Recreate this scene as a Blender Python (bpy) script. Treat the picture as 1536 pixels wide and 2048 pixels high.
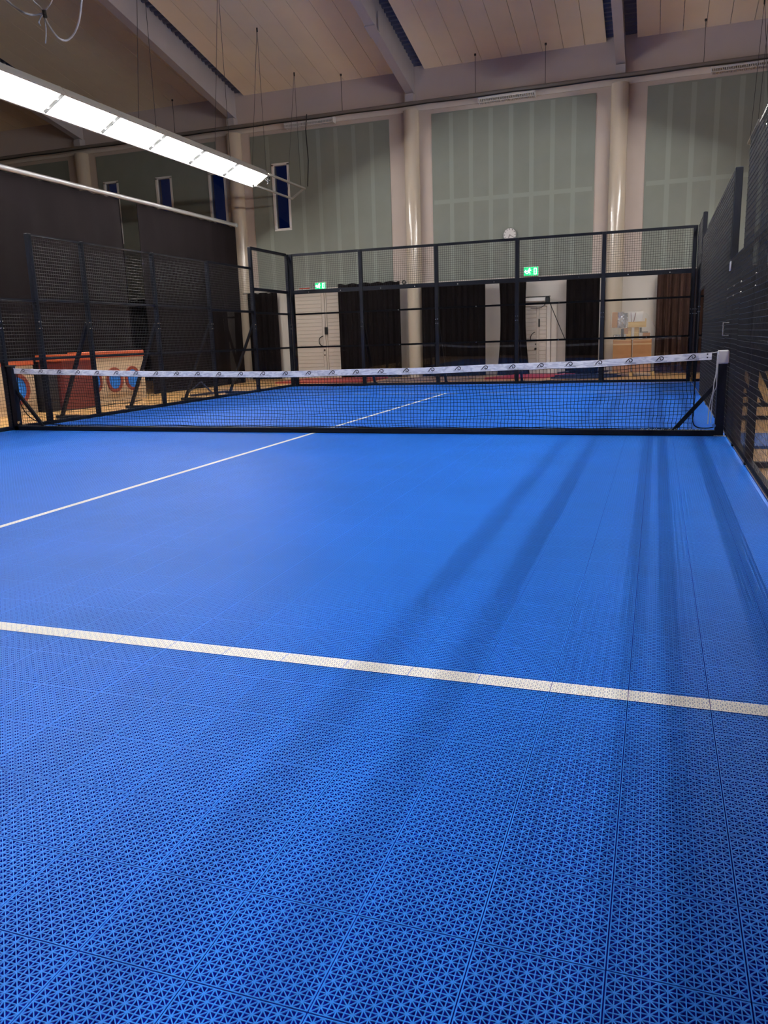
import bpy, math, random
from mathutils import Vector, Matrix
for o in list(bpy.data.objects): bpy.data.objects.remove(o, do_unlink=True)
S = bpy.context.scene
COL = S.collection
PI = math.pi
rnd = random.Random(7)

# ------------------------------------------------------------------ camera, world, exposure
cam_data = bpy.data.cameras.new('camera'); cam = bpy.data.objects.new('camera', cam_data); COL.objects.link(cam)
cam_data.sensor_fit = 'VERTICAL'; cam_data.sensor_height = 24.0; cam_data.lens = 24.0*1562.48/2048
cam_data.clip_start = 0.05; cam_data.clip_end = 200
M4 = Matrix.Rotation(0.3361, 4, 'Z') @ Matrix.Rotation(1.35276, 4, 'X') @ Matrix.Rotation(-0.03261, 4, 'Z')
M4.translation = Vector((4.24421, -9.48165, 1.18384))
cam.matrix_world = M4
S.camera = cam
W = bpy.data.worlds.new('night'); S.world = W; W.use_nodes = True
bg = W.node_tree.nodes['Background']; bg.inputs[0].default_value = (0.01, 0.05, 0.35, 1); bg.inputs[1].default_value = 0.05
S.view_settings.view_transform = 'Standard'; S.view_settings.look = 'None'
S.view_settings.exposure = 0.18; S.view_settings.gamma = 1.0; S.view_settings.use_curve_mapping = False
try:
    S.cycles.transparent_max_bounces = 40; S.cycles.max_bounces = 8; S.cycles.diffuse_bounces = 5
except Exception: pass
LAMP_STRENGTH = 185.0

# ------------------------------------------------------------------ materials
MATS = {}
def srgb(r, g, b):
    f = lambda c: (c/255/12.92) if c/255 <= .04045 else ((c/255+.055)/1.055)**2.4
    return (f(r), f(g), f(b), 1)
def mat(name, col, rough=.5, metal=0, spec=.5, noise=0, nscale=4, bump=0, bscale=40, emit=None, estr=0):
    if name in MATS: return MATS[name]
    m = bpy.data.materials.new(name); m.use_nodes = True; nt = m.node_tree
    b = nt.nodes['Principled BSDF']
    b.inputs['Base Color'].default_value = col; b.inputs['Roughness'].default_value = rough
    b.inputs['Metallic'].default_value = metal; b.inputs['Specular IOR Level'].default_value = spec
    if emit: b.inputs['Emission Color'].default_value = emit; b.inputs['Emission Strength'].default_value = estr
    tc = nt.nodes.new('ShaderNodeTexCoord')
    if noise:
        n = nt.nodes.new('ShaderNodeTexNoise'); n.inputs['Scale'].default_value = nscale; n.inputs['Detail'].default_value = 5
        nt.links.new(tc.outputs['Object'], n.inputs['Vector'])
        r = nt.nodes.new('ShaderNodeMapRange'); r.inputs[1].default_value = .3; r.inputs[2].default_value = .7
        r.inputs[3].default_value = 1-noise; r.inputs[4].default_value = 1+noise
        nt.links.new(n.outputs['Fac'], r.inputs[0])
        x = nt.nodes.new('ShaderNodeMix'); x.data_type = 'RGBA'; x.blend_type = 'MULTIPLY'; x.inputs[0].default_value = 1
        x.inputs[6].default_value = col; nt.links.new(r.outputs[0], x.inputs[7]); nt.links.new(x.outputs[2], b.inputs['Base Color'])
    if bump:
        n2 = nt.nodes.new('ShaderNodeTexNoise'); n2.inputs['Scale'].default_value = bscale
        nt.links.new(tc.outputs['Object'], n2.inputs['Vector'])
        bp = nt.nodes.new('ShaderNodeBump'); bp.inputs['Strength'].default_value = bump; bp.inputs['Distance'].default_value = .02
        nt.links.new(n2.outputs['Fac'], bp.inputs['Height']); nt.links.new(bp.outputs[0], b.inputs['Normal'])
    MATS[name] = m
    return m

class NG:   # tiny helper for maths nodes
    def __init__(s, nt): s.nt = nt
    def m(s, op, a, b=None, c=None):
        n = s.nt.nodes.new('ShaderNodeMath'); n.operation = op
        for i, v in enumerate((a, b, c)):
            if v is None: continue
            if hasattr(v, 'links'): s.nt.links.new(v, n.inputs[i])
            else: n.inputs[i].default_value = v
        return n.outputs[0]
    def step(s, v, a, b):       # smooth ramp a->b : 0->1
        n = s.nt.nodes.new('ShaderNodeMapRange'); n.interpolation_type = 'SMOOTHSTEP'
        s.nt.links.new(v, n.inputs[0]); n.inputs[1].default_value = a; n.inputs[2].default_value = b
        return n.outputs[0]

def tile_material(name, col, white=False, rib=.070, star=.20, rough=.5, spec=.25):
    """interlocking sport tile: union-jack rib grid, open triangular holes, seams every quarter metre"""
    m = bpy.data.materials.new(name); m.use_nodes = True; nt = m.node_tree; g = NG(nt)
    b = nt.nodes['Principled BSDF']; out = nt.nodes['Material Output']
    b.inputs['Base Color'].default_value = col; b.inputs['Roughness'].default_value = rough
    b.inputs['Specular IOR Level'].default_value = spec
    tc = nt.nodes.new('ShaderNodeTexCoord'); sp = nt.nodes.new('ShaderNodeSeparateXYZ'); nt.links.new(tc.outputs['Object'], sp.inputs[0])
    U = g.m('DIVIDE', g.m('SUBTRACT', sp.outputs[0], 4.2-.2525*40), .2525)
    V = g.m('DIVIDE', g.m('SUBTRACT', sp.outputs[1], -7.91-.2545*40), .2545)
    fu = g.m('FRACT', U); fv = g.m('FRACT', V)
    K = 18 if white else 16
    # inside each tile the grid is slightly shrunk so a solid border remains beside the seam
    mg = 0 if white else .011
    X = g.m('MULTIPLY', g.m('SUBTRACT', fu, mg), K/(1-2*mg)); Y = g.m('MULTIPLY', g.m('SUBTRACT', fv, mg), K/(1-2*mg))
    a = g.m('PINGPONG', X, 1); c = g.m('PINGPONG', Y, 1)
    d = g.m('MINIMUM', g.m('MINIMUM', a, g.m('SUBTRACT', 1, a)), g.m('MINIMUM', c, g.m('SUBTRACT', 1, c)))
    dg = g.m('MULTIPLY', g.m('ABSOLUTE', g.m('SUBTRACT', a, c)), .7071)
    d = g.m('MINIMUM', d, dg)
    hole = g.step(d, rib-.01, rib+.02)
    r1 = g.m('SQRT', g.m('ADD', g.m('POWER', a, 2), g.m('POWER', c, 2)))
    a2 = g.m('SUBTRACT', 1, a); c2 = g.m('SUBTRACT', 1, c)
    r2 = g.m('SQRT', g.m('ADD', g.m('POWER', a2, 2), g.m('POWER', c2, 2)))
    r = g.m('MINIMUM', r1, r2)
    hole = g.m('MULTIPLY', hole, g.step(r, star, star+.03))
    eu = g.m('MINIMUM', fu, g.m('SUBTRACT', 1, fu)); ev = g.m('MINIMUM', fv, g.m('SUBTRACT', 1, fv))
    seam = g.m('MAXIMUM', g.m('LESS_THAN', eu, .0058), g.m('LESS_THAN', ev, .0062))
    if white: seam = g.m('LESS_THAN', eu, .004)
    if not white: hole = g.m('MULTIPLY', hole, g.m('MULTIPLY', g.m('GREATER_THAN', eu, mg), g.m('GREATER_THAN', ev, mg)))
    hole = g.m('MAXIMUM', hole, seam)
    tr = nt.nodes.new('ShaderNodeBsdfTransparent'); mx = nt.nodes.new('ShaderNodeMixShader')
    nt.links.new(hole, mx.inputs[0]); nt.links.new(b.outputs[0], mx.inputs[1]); nt.links.new(tr.outputs[0], mx.inputs[2])
    nt.links.new(mx.outputs[0], out.inputs[0])
    # faint wear
    n = nt.nodes.new('ShaderNodeTexNoise'); n.inputs['Scale'].default_value = 1.3; n.inputs['Detail'].default_value = 6
    nt.links.new(tc.outputs['Object'], n.inputs['Vector'])
    ra = nt.nodes.new('ShaderNodeMapRange'); ra.inputs[1].default_value = .3; ra.inputs[2].default_value = .7
    ra.inputs[3].default_value = .93; ra.inputs[4].default_value = 1.05; nt.links.new(n.outputs['Fac'], ra.inputs[0])
    x = nt.nodes.new('ShaderNodeMix'); x.data_type = 'RGBA'; x.blend_type = 'MULTIPLY'; x.inputs[0].default_value = 1
    x.inputs[6].default_value = col; nt.links.new(ra.outputs[0], x.inputs[7]); nt.links.new(x.outputs[2], b.inputs['Base Color'])
    return m

def glass_material(name='clear_panel', wav=.0, ior=1.65):
    m = bpy.data.materials.new(name); m.use_nodes = True; nt = m.node_tree
    nt.nodes.remove(nt.nodes['Principled BSDF']); out = nt.nodes['Material Output']
    tr = nt.nodes.new('ShaderNodeBsdfTransparent'); tr.inputs[0].default_value = (.93, .95, .95, 1)
    gl = nt.nodes.new('ShaderNodeBsdfGlossy'); gl.inputs['Roughness'].default_value = .015
    fr = nt.nodes.new('ShaderNodeFresnel'); fr.inputs[0].default_value = ior
    mx = nt.nodes.new('ShaderNodeMixShader')
    nt.links.new(fr.outputs[0], mx.inputs[0]); nt.links.new(tr.outputs[0], mx.inputs[1]); nt.links.new(gl.outputs[0], mx.inputs[2])
    nt.links.new(mx.outputs[0], out.inputs[0])
    if wav:
        tc = nt.nodes.new('ShaderNodeTexCoord'); n = nt.nodes.new('ShaderNodeTexNoise'); n.inputs['Scale'].default_value = .9; n.inputs['Detail'].default_value = 0
        nt.links.new(tc.outputs['Object'], n.inputs['Vector'])
        bp = nt.nodes.new('ShaderNodeBump'); bp.inputs['Strength'].default_value = 1; bp.inputs['Distance'].default_value = wav
        nt.links.new(n.outputs['Fac'], bp.inputs['Height']); nt.links.new(bp.outputs[0], gl.inputs['Normal'])
    return m

def wood_floor_material():
    m = bpy.data.materials.new('parquet'); m.use_nodes = True; nt = m.node_tree; b = nt.nodes['Principled BSDF']
    tc = nt.nodes.new('ShaderNodeTexCoord')
    br = nt.nodes.new('ShaderNodeTexBrick'); br.inputs['Scale'].default_value = 1.0
    br.inputs['Color1'].default_value = srgb(226, 178, 112); br.inputs['Color2'].default_value = srgb(205, 152, 88); br.inputs['Mortar'].default_value = srgb(120, 80, 45)
    br.inputs['Mortar Size'].default_value = .003; br.inputs['Brick Width'].default_value = 1.1; br.inputs['Row Height'].default_value = .07
    nt.links.new(tc.outputs['Object'], br.inputs['Vector'])
    mp = nt.nodes.new('ShaderNodeMapping'); mp.inputs['Scale'].default_value = (3, 40, 1); nt.links.new(tc.outputs['Object'], mp.inputs[0])
    n = nt.nodes.new('ShaderNodeTexNoise'); n.inputs['Scale'].default_value = 1; nt.links.new(mp.outputs[0], n.inputs['Vector'])
    r = nt.nodes.new('ShaderNodeMapRange'); r.inputs[3].default_value = .8; r.inputs[4].default_value = 1.15; nt.links.new(n.outputs['Fac'], r.inputs[0])
    x = nt.nodes.new('ShaderNodeMix'); x.data_type = 'RGBA'; x.blend_type = 'MULTIPLY'; x.inputs[0].default_value = 1
    nt.links.new(br.outputs['Color'], x.inputs[6]); nt.links.new(r.outputs[0], x.inputs[7]); nt.links.new(x.outputs[2], b.inputs['Base Color'])
    b.inputs['Roughness'].default_value = .3
    return m

def tape_material():
    m = bpy.data.materials.new('marbled_tape'); m.use_nodes = True; nt = m.node_tree; b = nt.nodes['Principled BSDF']
    tc = nt.nodes.new('ShaderNodeTexCoord'); mp = nt.nodes.new('ShaderNodeMapping'); mp.inputs['Scale'].default_value = (6, 6, 22); mp.inputs['Rotation'].default_value = (0, .3, 0)
    nt.links.new(tc.outputs['Object'], mp.inputs[0])
    n = nt.nodes.new('ShaderNodeTexNoise'); n.inputs['Scale'].default_value = 1.2; n.inputs['Detail'].default_value = 8; n.inputs['Distortion'].default_value = 1.5
    nt.links.new(mp.outputs[0], n.inputs['Vector'])
    cr = nt.nodes.new('ShaderNodeValToRGB'); cr.color_ramp.elements[0].position = .38; cr.color_ramp.elements[0].color = (.62, .63, .67, 1)
    cr.color_ramp.elements[1].position = .56; cr.color_ramp.elements[1].color = (.93, .93, .93, 1)
    nt.links.new(n.outputs['Fac'], cr.inputs[0]); nt.links.new(cr.outputs[0], b.inputs['Base Color']); b.inputs['Roughness'].default_value = .55
    return m

def plank_wood(name, c1, c2, sc=(2, 30, 30)):
    m = bpy.data.materials.new(name); m.use_nodes = True; nt = m.node_tree; b = nt.nodes['Principled BSDF']
    tc = nt.nodes.new('ShaderNodeTexCoord'); mp = nt.nodes.new('ShaderNodeMapping'); mp.inputs['Scale'].default_value = sc
    nt.links.new(tc.outputs['Object'], mp.inputs[0]); n = nt.nodes.new('ShaderNodeTexNoise'); n.inputs['Scale'].default_value = 1; n.inputs['Detail'].default_value = 4
    nt.links.new(mp.outputs[0], n.inputs['Vector']); cr = nt.nodes.new('ShaderNodeValToRGB')
    cr.color_ramp.elements[0].position = .35; cr.color_ramp.elements[0].color = c1; cr.color_ramp.elements[1].position = .65; cr.color_ramp.elements[1].color = c2
    nt.links.new(n.outputs['Fac'], cr.inputs[0]); nt.links.new(cr.outputs[0], b.inputs['Base Color']); b.inputs['Roughness'].default_value = .5
    return m

BLUE = (0.024, 0.25, 0.93, 1)
M_TILE = tile_material('blue_sport_tile', BLUE)
M_TILE_W = tile_material('white_line_tile', (.88, .88, .84, 1), white=True, rib=.19, star=.40, rough=.6)
M_UNDER = mat('tile_underside', (0.004, 0.010, 0.36, 1), .8, spec=.1)
M_WOOD = wood_floor_material()
M_STEEL = mat('blue_black_steel', (0.0018, 0.003, 0.008, 1), .55, 0, .16, noise=.2, nscale=3)
M_WIRE = mat('black_coated_wire', (0.005, 0.005, 0.007, 1), .4, 0, .32)
M_BOLT = mat('zinc_bolt', (.75, .75, .75, 1), .25, 1)
M_GLASS = glass_material('clear_panel', .003)
M_GLASSW = glass_material('window_glass', 0, 1.45)
M_NET = mat('black_twine', (0.003, 0.004, 0.009, 1), .8, spec=.15)
M_TAPE = tape_material()
M_INK = mat('black_ink', (.01, .01, .012, 1), .6)
M_WALL = mat('cream_wall_paint', srgb(192, 178, 167), .7, noise=.03, nscale=2, bump=.1, bscale=60)
M_WALLW = mat('white_wall_paint', srgb(214, 206, 196), .6, noise=.03, nscale=2)
M_FASCIA = mat('mauve_grey_board', srgb(190, 178, 174), .7, noise=.03, nscale=1)
M_GREEN = mat('sage_green_board', srgb(129, 134, 125), .75, noise=.05, nscale=1.5)
M_GREENL = mat('pale_sage_strip', srgb(141, 148, 138), .75)
M_COLUMN = mat('gloss_cream_column', srgb(200, 187, 168), .16, 0, .6, bump=.05, bscale=6)
M_CEIL = mat('tan_ceiling_board', srgb(244, 231, 204), .75, noise=.05, nscale=.7)
M_DECK = mat('corrugated_steel', srgb(95, 100, 122), .5, .4)
M_BEAM = mat('pale_grey_beam_paint', srgb(178, 172, 174), .5, noise=.03, nscale=2)
M_DIV = mat('dark_divider_fabric', srgb(17, 13, 14), .95, spec=.05, noise=.1, nscale=1.5)
M_ALU = mat('pale_aluminium', srgb(190, 190, 190), .35, .6)
M_WHITE = mat('white_enamel', srgb(225, 222, 218), .4)
M_CURT = mat('black_brown_curtain', srgb(17, 13, 14), .95, spec=.1, noise=.15, nscale=3)
M_CURTB = mat('brown_curtain', srgb(64, 45, 39), .9, spec=.1, noise=.15, nscale=3)
M_DOOR = mat('grey_white_door', srgb(206, 196, 184), .5)
M_BLACK = mat('black_plastic', (.01, .01, .01, 1), .4)
M_LAMP = mat('lamp_diffuser', (.9, .9, .9, 1), .5, emit=(1, .98, .96, 1), estr=LAMP_STRENGTH)
M_SEAM = mat('lamp_seam', (.02, .02, .02, 1), .8, spec=.05)
M_REFL = mat('lamp_reflector', (.92, .92, .91, 1), .5, emit=(1, .98, .96, 1), estr=3.0)
M_HOUS = mat('lamp_housing', srgb(170, 168, 160), .45, .2)
M_WIREG = mat('steel_cable', (.05, .05, .05, 1), .4, .6)
M_CARD = mat('cardboard', srgb(176, 126, 84), .8, noise=.08, nscale=5)
M_CARDD = mat('cardboard_tape', srgb(206, 172, 130), .5)
M_FOIL = mat('silver_foil_film', (.75, .75, .76, 1), .2, .85, bump=1, bscale=18)
M_PINE = plank_wood('pine', srgb(196, 158, 96), srgb(226, 192, 128))
M_PLY = plank_wood('ply_edge', srgb(206, 178, 150), srgb(232, 210, 186))
M_RED = mat('brick_red_mat', srgb(176, 66, 48), .7, noise=.06)
M_PINK = mat('pink_red_mat', srgb(190, 60, 74), .7, noise=.06)
M_MAROON = mat('maroon_vinyl', srgb(100, 36, 30), .5, noise=.1)
M_ORANGE = mat('orange_board', srgb(176, 78, 36), .5, noise=.05)
M_CREAM = mat('cream_board', srgb(188, 168, 140), .6, noise=.05)
M_RING = mat('brown_red_ring', srgb(130, 52, 34), .6)
M_DISC = mat('bright_blue_disc', srgb(20, 120, 220), .5)
M_GREYCAP = mat('pale_grey_cap', srgb(190, 190, 192), .5)
M_ROPE = mat('grey_white_cord', srgb(190, 190, 188), .7)
M_EXITG = mat('exit_green_light', (.0, .25, .08, 1), .4, emit=(.02, .75, .22, 1), estr=1.3)
M_EXITW = mat('exit_white_light', (.8, .9, .85, 1), .4, emit=(.75, 1, .88, 1), estr=7)
M_NAVY = mat('navy_steel', (0.01, .02, .06, 1), .45)

# ------------------------------------------------------------------ mesh builder
class MB:
    def __init__(s): s.v = []; s.f = []
    def add(s, vs, fs):
        n = len(s.v); s.v += [tuple(v) for v in vs]; s.f += [tuple(i+n for i in f) for f in fs]; return s
    def box(s, a, b):
        x0, y0, z0 = a; x1, y1, z1 = b
        if x0 > x1: x0, x1 = x1, x0
        if y0 > y1: y0, y1 = y1, y0
        if z0 > z1: z0, z1 = z1, z0
        return s.add([(x0,y0,z0),(x1,y0,z0),(x1,y1,z0),(x0,y1,z0),(x0,y0,z1),(x1,y0,z1),(x1,y1,z1),(x0,y1,z1)],
                     [(3,2,1,0),(4,5,6,7),(0,1,5,4),(1,2,6,5),(2,3,7,6),(3,0,4,7)])
    def rbox(s, a, b, r=.01):   # box with chamfered edges
        x0, y0, z0 = [min(p, q) for p, q in zip(a, b)]; x1, y1, z1 = [max(p, q) for p, q in zip(a, b)]
        r = min(r, (x1-x0)*.45, (y1-y0)*.45, (z1-z0)*.45)
        vs = []; ring = []
        for z, k in ((z0, r), (z0+r, 0), (z1-r, 0), (z1, r)):
            vs += [(x0+k+r*(k == 0), y0+k, z), (x1-k-r*(k == 0), y0+k, z), (x1-k, y0+k+r*(k == 0), z), (x1-k, y1-k-r*(k == 0), z),
                   (x1-k-r*(k == 0), y1-k, z), (x0+k+r*(k == 0), y1-k, z), (x0+k, y1-k-r*(k == 0), z), (x0+k, y0+k+r*(k == 0), z)]
        fs = [tuple(range(7, -1, -1)), tuple(range(24, 32))]
        for l in range(3):
            for i in range(8): fs.append((l*8+i, l*8+(i+1) % 8, (l+1)*8+(i+1) % 8, (l+1)*8+i))
        return s.add(vs, fs)
    def bar(s, p, q, w, h, up=(0, 0, 1)):
        p = Vector(p); q = Vector(q); d = (q-p).normalized(); u = Vector(up)
        if abs(d.dot(u)) > .98: u = Vector((0, 1, 0))
        a = d.cross(u).normalized()*(w/2); c = a.cross(d).normalized()*(h/2)
        vs = [p-a-c, p+a-c, p+a+c, p-a+c, q-a-c, q+a-c, q+a+c, q-a+c]
        return s.add(vs, [(0,1,2,3),(7,6,5,4),(0,4,5,1),(1,5,6,2),(2,6,7,3),(3,7,4,0)])
    def tube(s, pts, r, n=8, cap=True):
        pts = [Vector(p) for p in pts]; rings = []; base = len(s.v); prev = None; vs = []
        for i, p in enumerate(pts):
            d = (pts[min(i+1, len(pts)-1)]-pts[max(i-1, 0)]).normalized()
            u = prev if prev is not None else (Vector((0, 0, 1)) if abs(d.z) < .9 else Vector((1, 0, 0)))
            a = d.cross(u).normalized(); b_ = a.cross(d).normalized(); prev = b_
            rr = r[i] if isinstance(r, (list, tuple)) else r
            for k in range(n):
                t = 2*PI*k/n; vs.append(p+a*math.cos(t)*rr+b_*math.sin(t)*rr)
        fs = []
        for i in range(len(pts)-1):
            for k in range(n): fs.append((i*n+k, i*n+(k+1) % n, (i+1)*n+(k+1) % n, (i+1)*n+k))
        if cap: fs += [tuple(range(n-1, -1, -1)), tuple(range((len(pts)-1)*n, len(pts)*n))]
        return s.add(vs, fs)
    def disc(s, c, r, ax, t, n=32, r0=0):   # ring/disc with thickness t along axis ax ('x'/'y'/'z')
        c = Vector(c); idx = {'x': (1, 2, 0), 'y': (0, 2, 1), 'z': (0, 1, 2)}[ax]
        vs = []
        for off in (0, t):
            for rr in ((r, r0) if r0 else (r,)):
                for k in range(n):
                    v = [0, 0, 0]; v[idx[0]] = math.cos(2*PI*k/n)*rr; v[idx[1]] = math.sin(2*PI*k/n)*rr; v[idx[2]] = off
                    vs.append(c+Vector(v))
        fs = []
        if r0:
            for k in range(n):
                j = (k+1) % n
                fs += [(k, j, n+j, n+k), (2*n+k, 3*n+k, 3*n+j, 2*n+j), (k, 2*n+k, 2*n+j, j), (n+k, n+j, 3*n+j, 3*n+k)]
        else:
            fs += [tuple(range(n-1, -1, -1)), tuple(range(n, 2*n))]
            for k in range(n): fs.append((k, (k+1) % n, n+(k+1) % n, n+k))
        return s.add(vs, fs)
    def prism(s, poly, ax, t0, t1):   # polygon in two axes extruded along ax
        n = len(poly); mk = {'x': lambda a, b, t: (t, a, b), 'y': lambda a, b, t: (a, t, b), 'z': lambda a, b, t: (a, b, t)}[ax]
        vs = [mk(a, b, t0) for a, b in poly]+[mk(a, b, t1) for a, b in poly]
        fs = [tuple(range(n-1, -1, -1)), tuple(range(n, 2*n))]+[(k, (k+1) % n, n+(k+1) % n, n+k) for k in range(n)]
        return s.add(vs, fs)
    def mesh(s, name):
        me = bpy.data.meshes.new(name); me.from_pydata(s.v, [], s.f); me.validate(); me.update()
        return me
    def build(s, name, m, parent=None, smooth=False):
        me = s.mesh(name); me.materials.append(m)
        if smooth:
            for p in me.polygons: p.use_smooth = True
            try: me.set_sharp_from_angle(angle=math.radians(40))
            except Exception: pass
        o = bpy.data.objects.new(name, me); COL.objects.link(o)
        if parent is not None:
            o.parent = parent
            base = Vector((0, 0, 0)); q = parent
            while q is not None: base += Vector(q.location); q = q.parent
            me.transform(Matrix.Translation(-base))
        return o
def tag(o, label=None, cat=None, group=None, kind=None):
    if label: o['label'] = label
    if cat: o['category'] = cat
    if group: o['group'] = group
    if kind: o['kind'] = kind
    return o
def thing(name, loc, label, cat, group=None):
    o = bpy.data.objects.new(name, None); COL.objects.link(o); o.location = loc; o.empty_display_size = .2
    return tag(o, label, cat, group)
def copy_tree(o, dloc, parent=None):
    c = o.copy(); COL.objects.link(c)
    if parent is None: c.location = Vector(o.location)+Vector(dloc)
    else: c.parent = parent
    for ch in list(o.children): copy_tree(ch, dloc, c)
    return c

# ------------------------------------------------------------------ setting
ZF = -.035            # timber floor level, court surface is z = 0
WY = 15.0             # far wall
SL = .2046; ZE = 8.92 # roof slope, eave height of boards
roof = lambda y: ZE+SL*(WY-y)
COLX = [-21, -15, -9, -3, 3, 9, 15]
tag(MB().box((-22, -17, ZF-.2), (20, WY+.2, ZF)).build('floor', M_WOOD), kind='structure')

def wall_holes(x0, x1, z0, z1, holes, y0, y1):
    mb = MB(); xs = sorted({x0, x1, *[h[0] for h in holes], *[h[1] for h in holes]}); zs = sorted({z0, z1, *[h[2] for h in holes], *[h[3] for h in holes]})
    for i in range(len(xs)-1):
        for j in range(len(zs)-1):
            cx = (xs[i]+xs[i+1])/2; cz = (zs[j]+zs[j+1])/2
            if any(h[0] < cx < h[1] and h[2] < cz < h[3] for h in holes): continue
            mb.box((xs[i], y0, zs[j]), (xs[i+1], y1, zs[j+1]))
    return mb
WIN = [(-7.73, -7.18, 4.79, 6.77), (-10.08, -9.49, 4.79, 6.72), (-12.13, -11.55, 4.79, 6.76), (-14.25, -13.70, 4.79, 6.8)]
wall_top = 12.2
tag(wall_holes(-22, 20, ZF, 8.0, WIN, WY, WY+.25).build('wall_far', M_WALL), kind='structure')
tag(MB().box((-22, WY-.02, 8.0), (20, WY+.25, 9.2)).build('trim_1', M_FASCIA), kind='structure')
tag(MB().box((-22, WY-.05, 7.80), (20, WY-.001, 7.98)).build('trim_2', M_WALLW), kind='structure')
tag(MB().box((-22.2, -17, ZF), (-22, WY+.25, wall_top+.5)).build('wall_left', M_WALL), kind='structure')
tag(MB().box((20, -17, ZF), (20.2, WY+.25, wall_top+.5)).build('wall_right', M_WALL), kind='structure')
tag(MB().box((-22.2, -17.2, ZF), (20.2, -17, wall_top+.5)).build('wall_near', M_DIV), kind='structure')
# glossy white lower wall behind the curtains
tag(MB().box((-22, WY-.03, ZF), (20, WY-.002, 2.86)).build('trim_3', M_WALLW), kind='structure')
for i, (a, b, c, d) in enumerate(WIN):
    w = bpy.data.objects.new('window_%d' % (i+1), None); COL.objects.link(w); w.location = ((a+b)/2, WY, c); tag(w, kind='structure')
    f = MB(); t = .07
    f.box((a-.03, WY-.04, c-.05), (b+.03, WY+.1, c+t-.05)).box((a-.03, WY-.04, d-t+.03), (b+.03, WY+.1, d+.03))
    f.box((a-.03, WY-.04, c), (a+t-.03, WY+.1, d)).box((b-t+.03, WY-.04, c), (b+.03, WY+.1, d))
    f.build('window_frame', M_WHITE, w)
    MB().box((a+.03, WY+.03, c+.01), (b-.03, WY+.04, d-.03)).build('window_pane', M_GLASSW, w)
# ceiling boards between the beams, corrugated deck above them
cm = MB(); dk = MB(); th = math.atan(SL)
for i in range(len(COLX)-1):
    xa, xb = COLX[i]+.40, COLX[i+1]-.40; n = 9; w = (xb-xa)/n
    for k in range(n):
        x0 = xa+k*w+.006; x1 = xa+(k+1)*w-.006
        for (ya, yb) in ((WY-.02, 0), (0, -17)):
            za, zb = (roof(ya), roof(0)) if ya > 0 else (roof(0), roof(0)-SL*17)
            cm.add([(x0,ya,za),(x1,ya,za),(x1,yb,zb),(x0,yb,zb),(x0,ya,za+.06),(x1,ya,za+.06),(x1,yb,zb+.06),(x0,yb,zb+.06)],
                   [(0,1,2,3),(7,6,5,4),(0,4,5,1),(1,5,6,2),(2,6,7,3),(3,7,4,0)])
tag(cm.build('ceiling', M_CEIL), kind='structure')
N = 150; yy = []; 
for k in range(N*2):
    y = WY+.2-(WY+.2)*k/N/1.0 if k <= N else -(17*(k-N)/N)
    yy.append(y)
prof = []
step = .19; y = WY+.2; k = 0
while y > -17.2:
    for dy, h in ((0, 0), (.06, 0), (.085, .07), (.155, .07)):
        q = y-dy; base = roof(q) if q >= 0 else roof(0)+SL*q
        prof.append((q, base+.10+h))
    y -= step
vs = []; fs = []
for i, (q, z) in enumerate(prof): vs += [(-22, q, z), (20, q, z)]
for i in range(len(prof)-1): fs.append((2*i, 2*i+1, 2*i+3, 2*i+2))
dk.add(vs, fs)
vs2 = [(-22.2, WY+.25, roof(WY)+.2), (20.2, WY+.25, roof(WY)+.2), (20.2, 0, roof(0)+.25), (-22.2, 0, roof(0)+.25), (20.2, -17.2, roof(0)-SL*17.2+.25), (-22.2, -17.2, roof(0)-SL*17.2+.25)]
dk.add(vs2, [(0, 1, 2, 3), (3, 2, 4, 5)])
tag(dk.build('ceiling', M_DECK), kind='structure')

# beams
BL = {-21: 'beside the left wall', -15: 'over the dark far-left bay', -9: 'upper left, above the long lit lamp row', -3: 'in the middle of the ceiling, left of the central green wall board', 3: 'at top right with corrugated strips on both sides', 9: 'beyond the right edge'}
def beam(x):
    t = thing('roof_beam', (x, WY-.05, 8.22), 'pale grey deep sloping roof beam '+BL[x], 'beam', 'sloping roof beams')
    s2 = .2087; zb = lambda y: 8.22+s2*(WY-y) if y >= 0 else 8.22+s2*WY+s2*y
    for nm, hw, lo, hi in (('web', .09, .03, .84), ('flange', .125, 0, .035)):
        mb = MB(); sec = []
        for y in (WY-.03, 0, -16.98):
            for dx, dz in ((-hw, lo), (hw, lo), (hw, hi), (-hw, hi)): sec.append((x+dx, y, zb(y)+dz))
        fs = [(0, 1, 2, 3), (11, 10, 9, 8)]
        for l in range(2):
            for k in range(4): fs.append((l*4+k, (l+1)*4+k, (l+1)*4+(k+1) % 4, l*4+(k+1) % 4))
        mb.add(sec, fs).build(nm, M_BEAM, t)
    MB().box((x-.13, WY-.30, 8.02), (x+.13, WY-.03, 8.24)).build('bearing_plate', M_BEAM, t)
    if x == -3:
        yb = 11.6; MB().bar((x, yb+.25, zb(yb+.25)-.02), (x, yb-.25, zb(yb-.25)-.02), .28, .03).bar((x+.14, yb+.1, zb(yb)), (x+.14, yb+.1, zb(yb)+.45), .02, .1).build('splice_plate', M_BEAM, t)
for x in COLX[1:-1]: beam(x)

# round columns
CL = {-15: 'in the dark bay at far left', -9: 'at the end of the dark divider', -3: 'left of the central green wall board', 3: 'right of the central green wall board', 9: 'hidden at right'}
for x in COLX[1:-1]:
    MBc = MB(); n = 32; vs = []; fs = []
    for z in (ZF, 7.8):
        for k in range(n): vs.append((x+.235*math.cos(2*PI*k/n), WY-.12+.235*math.sin(2*PI*k/n), z))
    for k in range(n): fs.append((k, (k+1) % n, n+(k+1) % n, n+k))
    fs += [tuple(range(n-1, -1, -1)), tuple(range(n, 2*n))]
    c = MBc.add(vs, fs).build('column', M_COLUMN, smooth=True); tag(c, 'round glossy cream column against the far wall '+CL[x], 'column', 'round wall columns')

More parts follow.
